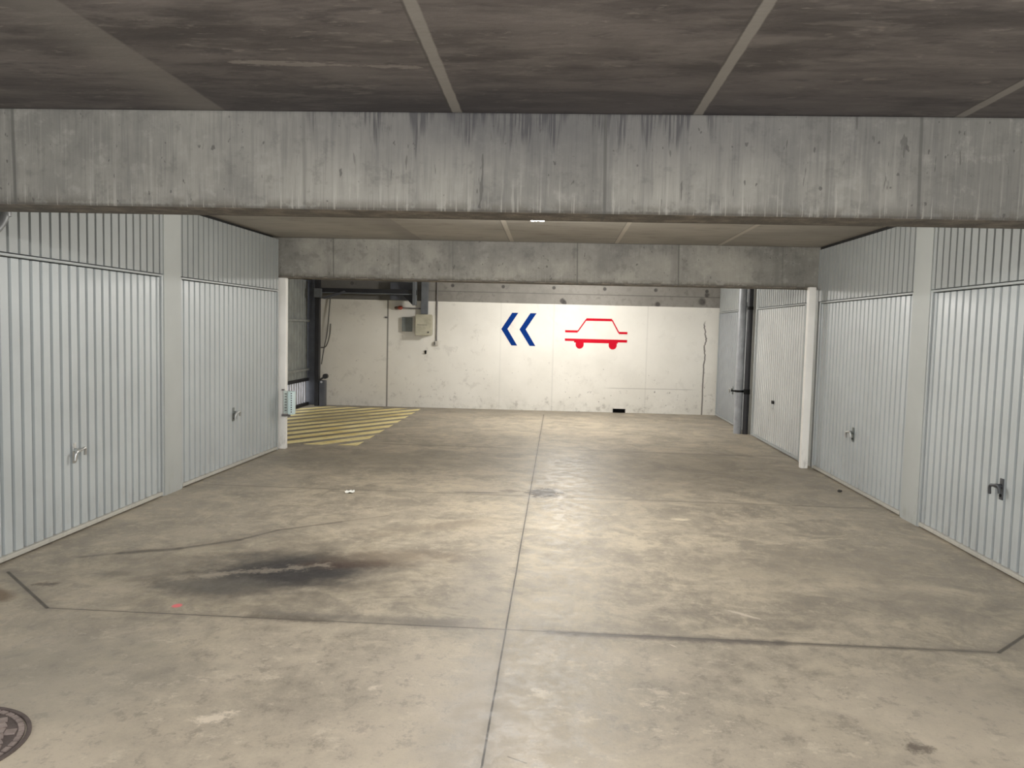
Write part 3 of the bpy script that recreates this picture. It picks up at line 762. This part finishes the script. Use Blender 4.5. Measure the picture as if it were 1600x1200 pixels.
# manhole cover
mh = empty('manhole_cover', (-2.264, 2.749, 0)); tag(mh, 'round rusty cast-iron manhole cover in the near floor, cut by the frame', 'manhole cover')
b = new_bm()
R0 = 0.31
ring = [(R0, 0.001), (R0, 0.008), (R0 - 0.007, 0.010), (R0 - 0.015, 0.008), (R0 - 0.017, 0.001)]
N = 64
vs = [[b.verts.new((r * math.cos(2 * PI * i / N), r * math.sin(2 * PI * i / N), z)) for r, z in ring] for i in range(N)]
for i in range(N):
    for j in range(len(ring) - 1):
        b.faces.new((vs[i][j], vs[(i + 1) % N][j], vs[(i + 1) % N][j + 1], vs[i][j + 1]))
obj('rim', b, M['iron_dark'], mh, True)
b = new_bm(); add_cyl(b, (0, 0, 0.001), (0, 0, 0.005), R0 - 0.022, 64); pt = obj('lid', b, M['iron_dark'], mh)
b = new_bm()
sp = 0.046
for i in range(-8, 9):
    for j in range(-9, 10):
        cx = i * sp * 1.0 + (j % 2) * sp * 0.5; cy = j * sp * 0.88
        if math.hypot(cx, cy) > R0 - 0.070: continue
        a0 = 0.35 + 0.25 * ((i * 3 + j * 5) % 3)
        rr = 0.0265
        poly = []
        for q in range(8):
            t = a0 + q * PI / 4; r_ = rr * (1.0 if q % 2 else 0.74)
            poly.append((cx + r_ * math.cos(t), cy + r_ * math.sin(t)))
        add_prism(b, poly, 'z', 0.0045, 0.010)
for q in range(44):
    t = 2 * PI * q / 44; ri, ro, hw = R0 - 0.044, R0 - 0.024, PI / 44 * 0.72
    add_prism(b, [(ri * math.cos(t - hw), ri * math.sin(t - hw)), (ro * math.cos(t - hw), ro * math.sin(t - hw)), (ro * math.cos(t + hw), ro * math.sin(t + hw)), (ri * math.cos(t + hw), ri * math.sin(t + hw))], 'z', 0.0045, 0.0095)
obj('raised_pattern', b, M['iron'], pt)

def pebble(name, loc, r, m, label, cat, seed, flat=0.6):
    rnd = random.Random(seed)
    b = new_bm(); bmesh.ops.create_icosphere(b, subdivisions=2, radius=r)
    for v_ in b.verts: v_.co *= 1 + rnd.uniform(-0.18, 0.18); v_.co.z *= flat
    mz = min(v_.co.z for v_ in b.verts)
    for v_ in b.verts: v_.co.z -= mz
    o = obj(name, b, m); o.location = loc; tag(o, label, cat); return o
pebble('pebble', (2.93, 8.35, 0), 0.022, M['stone'], 'small dark pebble on the floor by the right garage door with the plain handle', 'pebble', 3)
# crumpled scrap of white paper
b = new_bm()
rnd = random.Random(5)
G = 7
gv = [[b.verts.new(((i / (G - 1) - .5) * 0.085 + rnd.uniform(-.006, .006), (j / (G - 1) - .5) * 0.075 + rnd.uniform(-.006, .006), 0.006 + rnd.uniform(0, 0.022))) for j in range(G)] for i in range(G)]
for i in range(G - 1):
    for j in range(G - 1): b.faces.new((gv[i][j], gv[i + 1][j], gv[i + 1][j + 1], gv[i][j + 1]))
o = obj('paper_scrap', b, M['paper']); o.location = (-1.94, 7.455, -0.004); tag(o, 'small crumpled scrap of white paper on the open floor left of the centre joint', 'paper')

# pale blue guard on the left white post
gd = empty('post_guard', (-3.352, 9.93, 0.42)); tag(gd, 'pale blue plastic guard with rows of small holes, strapped low on the left white post', 'guard')
b = new_bm(); add_box(b, -0.012, 0.072, -0.090, -0.012, 0.03, 0.325, 0.018); gb = obj('guard_body', b, M['cyan'], gd, True)
for i in range(9):
    z = 0.065 + i * 0.029
    b = new_bm(); add_cyl(b, (0.038, -0.0925, z), (0.038, -0.088, z), 0.0085, 8); obj('hole', b, M['darksteel'], gb)
b = new_bm(); add_box(b, -0.085, -0.014, -0.028, -0.004, 0.035, 0.325, 0.006); sd_ = obj('side_strip', b, M['cyan_dull'], gd)
for i in range(7):
    z = 0.07 + i * 0.035
    b = new_bm(); add_box(b, -0.068, -0.042, -0.0305, -0.0275, z, z + 0.012)
    obj('slot', b, M['plate'], sd_)
b = new_bm(); add_box(b, -0.108, 0.0, -0.032, -0.003, 0.0, 0.028, 0.004); obj('strap', b, M['conduit'], gd)
b = new_bm(); add_box(b, -0.108, -0.08, -0.032, -0.003, 0.328, 0.345, 0.003); obj('strap', b, M['conduit'], gd)

# downpipe on the right
dp = empty('drain_pipe', (2.912, 13.03, 0)); tag(dp, 'thick grey downpipe from floor to ceiling, clamped, a black cylinder beside it as its shaded half', 'pipe')
b = new_bm(); add_cyl(b, (0, 0, 0), (0, 0, ZC - 0.002), 0.064, 40); obj('pipe_body', b, M['pipe'], dp, True)
b = new_bm(); add_cyl(b, (0, 0, 0.665), (0, 0, 0.70), 0.069, 40); add_box(b, -0.13, -0.066, -0.012, 0.012, 0.672, 0.693, 0.003); obj('pipe_clamp', b, M['black'], dp, True)
b = new_bm(); add_cyl(b, (0, 0, 2.02), (0, 0, 2.10), 0.070, 40); obj('pipe_collar', b, M['pipe'], dp, True)
bk = empty('shade_pipe', (3.018, 12.965, 0)); tag(bk, 'black cylinder added for the shaded half of the downpipe, between the grey downpipe and the ribbed door', 'pipe')
b = new_bm(); add_cyl(b, (0, 0, 0), (0, 0, ZC - 0.002), 0.044, 28); obj('pipe_body', b, M['blacksteel'], bk, True)  # added black cylinder, standing in for the shaded side of the grey downpipe
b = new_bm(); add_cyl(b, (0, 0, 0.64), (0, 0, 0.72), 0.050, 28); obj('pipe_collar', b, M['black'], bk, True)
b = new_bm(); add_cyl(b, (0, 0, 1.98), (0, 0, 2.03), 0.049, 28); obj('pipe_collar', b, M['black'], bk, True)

# grey pipe bend at the left edge of the picture
b = new_bm()
add_tube(b, smooth_path([(-3.36, 4.735, 2.65), (-3.36, 4.735, 2.45), (-3.36, 4.735, 2.27), (-3.36, 4.73, 2.215), (-3.365, 4.70, 2.155), (-3.37, 4.655, 2.11), (-3.385, 4.58, 2.075), (-3.42, 4.52, 2.06), (-3.525, 4.49, 2.055)], 8), 0.027, 16)
add_cyl(b, (-3.36, 4.735, 2.20), (-3.36, 4.735, 2.655), 0.031, 18)
tag(obj('pipe_bend', b, M['bend'], None, True), 'shiny grey pipe bend under the near beam at the left edge', 'pipe')

# batten light behind the near beam; only its far end peeks out below the beam
lt = empty('ceiling_light', (-0.21, 6.25, 0)); tag(lt, 'bright tube light just showing under the lower edge of the near beam', 'light')
b = new_bm(); add_box(b, -0.06, 0.06, -0.8, 0.8, 2.56, 2.658, 0.008); obj('light_housing', b, M['white'], lt)
for sx_ in (-0.035, 0.035):
    b = new_bm(); add_cyl(b, (sx_, -0.76, 2.536), (sx_, 0.76, 2.536), 0.014, 14); obj('tube', b, M['tube'], lt, True)
b = new_bm(); add_box(b, -0.06, 0.06, 0.765, 0.79, 2.528, 2.56, 0.004); obj('end_cap', b, M['white'], lt)

# dark strips painted as the shade between the ribbed panels and the ceiling
for nm, dims in (('trim_1', (-3.64, -3.56, 4.52, 9.86, 2.628, 2.659)), ('trim_2', (3.115, 3.19, 4.43, 9.94, 2.628, 2.659))):
    box_struct(nm, dims, M['gap'], 'dark strip painted as the shaded gap between the %s ribbed panels and the ceiling' % ('left' if nm[-1] == '1' else 'right'), 'trim')
# ground outside the gate
bm = new_bm(); add_box(bm, -14, -5.3, 6, 22, -0.25, -0.02)
struct('outside_ground', bm, M['outside'], 'sunlit pale ground seen through the gate bars', 'ground')
bm = new_bm(); add_box(bm, -11.3, -11.0, 6, 22, -0.02, 3.2)
struct('wall_outside', bm, M['outside'], 'pale wall across the yard seen through the gate bars', 'wall')

# ------------------------------------------------------------------ light
w = bpy.data.worlds.new('World'); scene.world = w; w.use_nodes = True
bg = w.node_tree.nodes['Background']; bg.inputs[0].default_value = (0.95, 0.98, 1.0, 1); bg.inputs[1].default_value = 2.6

def area(name, loc, rot, sx, sy, power, col, spread=180):
    l = bpy.data.lights.new(name, 'AREA'); l.shape = 'RECTANGLE'; l.size = sx; l.size_y = sy
    l.energy = power; l.color = col; l.spread = math.radians(spread)
    o = bpy.data.objects.new(name, l); o.location = loc; o.rotation_euler = rot; COL.objects.link(o); return o
def tube(name, p, q, n, power, col, r=0.06):
    """a fluorescent tube as a short row of soft round lamps"""
    for i in range(n):
        t = (i + 0.5) / n
        l = bpy.data.lights.new(name, 'POINT'); l.energy = power / n; l.color = col; l.shadow_soft_size = r
        o = bpy.data.objects.new(name, l); o.location = Vector(p).lerp(Vector(q), t); COL.objects.link(o)
tube('tube_light_middle_bay', (-0.20, 5.5, 2.43), (-0.20, 7.2, 2.43), 3, 190, (1.0, 0.97, 0.915))
tube('tube_light_back_bay', (0.15, 13.2, 2.36), (0.15, 13.7, 2.36), 2, 185, (1.0, 0.975, 0.93), 0.05)
tube('fill_light_near_bay', (-1.6, 0.3, 2.40), (1.6, 0.3, 2.40), 4, 235, (1.0, 0.98, 0.95))  # unseen lamps added behind the viewer to brighten the near bay

# ------------------------------------------------------------------ camera
cam = bpy.data.cameras.new('camera'); co = bpy.data.objects.new('camera', cam); COL.objects.link(co)
F = 1255.5756
cam.sensor_fit = 'HORIZONTAL'; cam.sensor_width = 36.0; cam.lens = F / 1600 * 36.0; cam.clip_start = 0.05
yaw, pitch, roll = 0.0563, 0.0694, 0.0244
fw = Vector((-math.sin(yaw) * math.cos(pitch), math.cos(yaw) * math.cos(pitch), -math.sin(pitch)))
rt = Vector((math.cos(yaw), math.sin(yaw), 0)); up = rt.cross(fw)
r2 = rt * math.cos(roll) + up * math.sin(roll); u2 = -rt * math.sin(roll) + up * math.cos(roll)
co.matrix_world = Matrix(((r2.x, u2.x, -fw.x, 0), (r2.y, u2.y, -fw.y, 0), (r2.z, u2.z, -fw.z, 1.6), (0, 0, 0, 1)))
scene.camera = co
scene.view_settings.view_transform = 'Standard'
scene.view_settings.look = 'None'
scene.view_settings.exposure = 0.22
scene.cycles.max_bounces = 10
scene.cycles.diffuse_bounces = 6
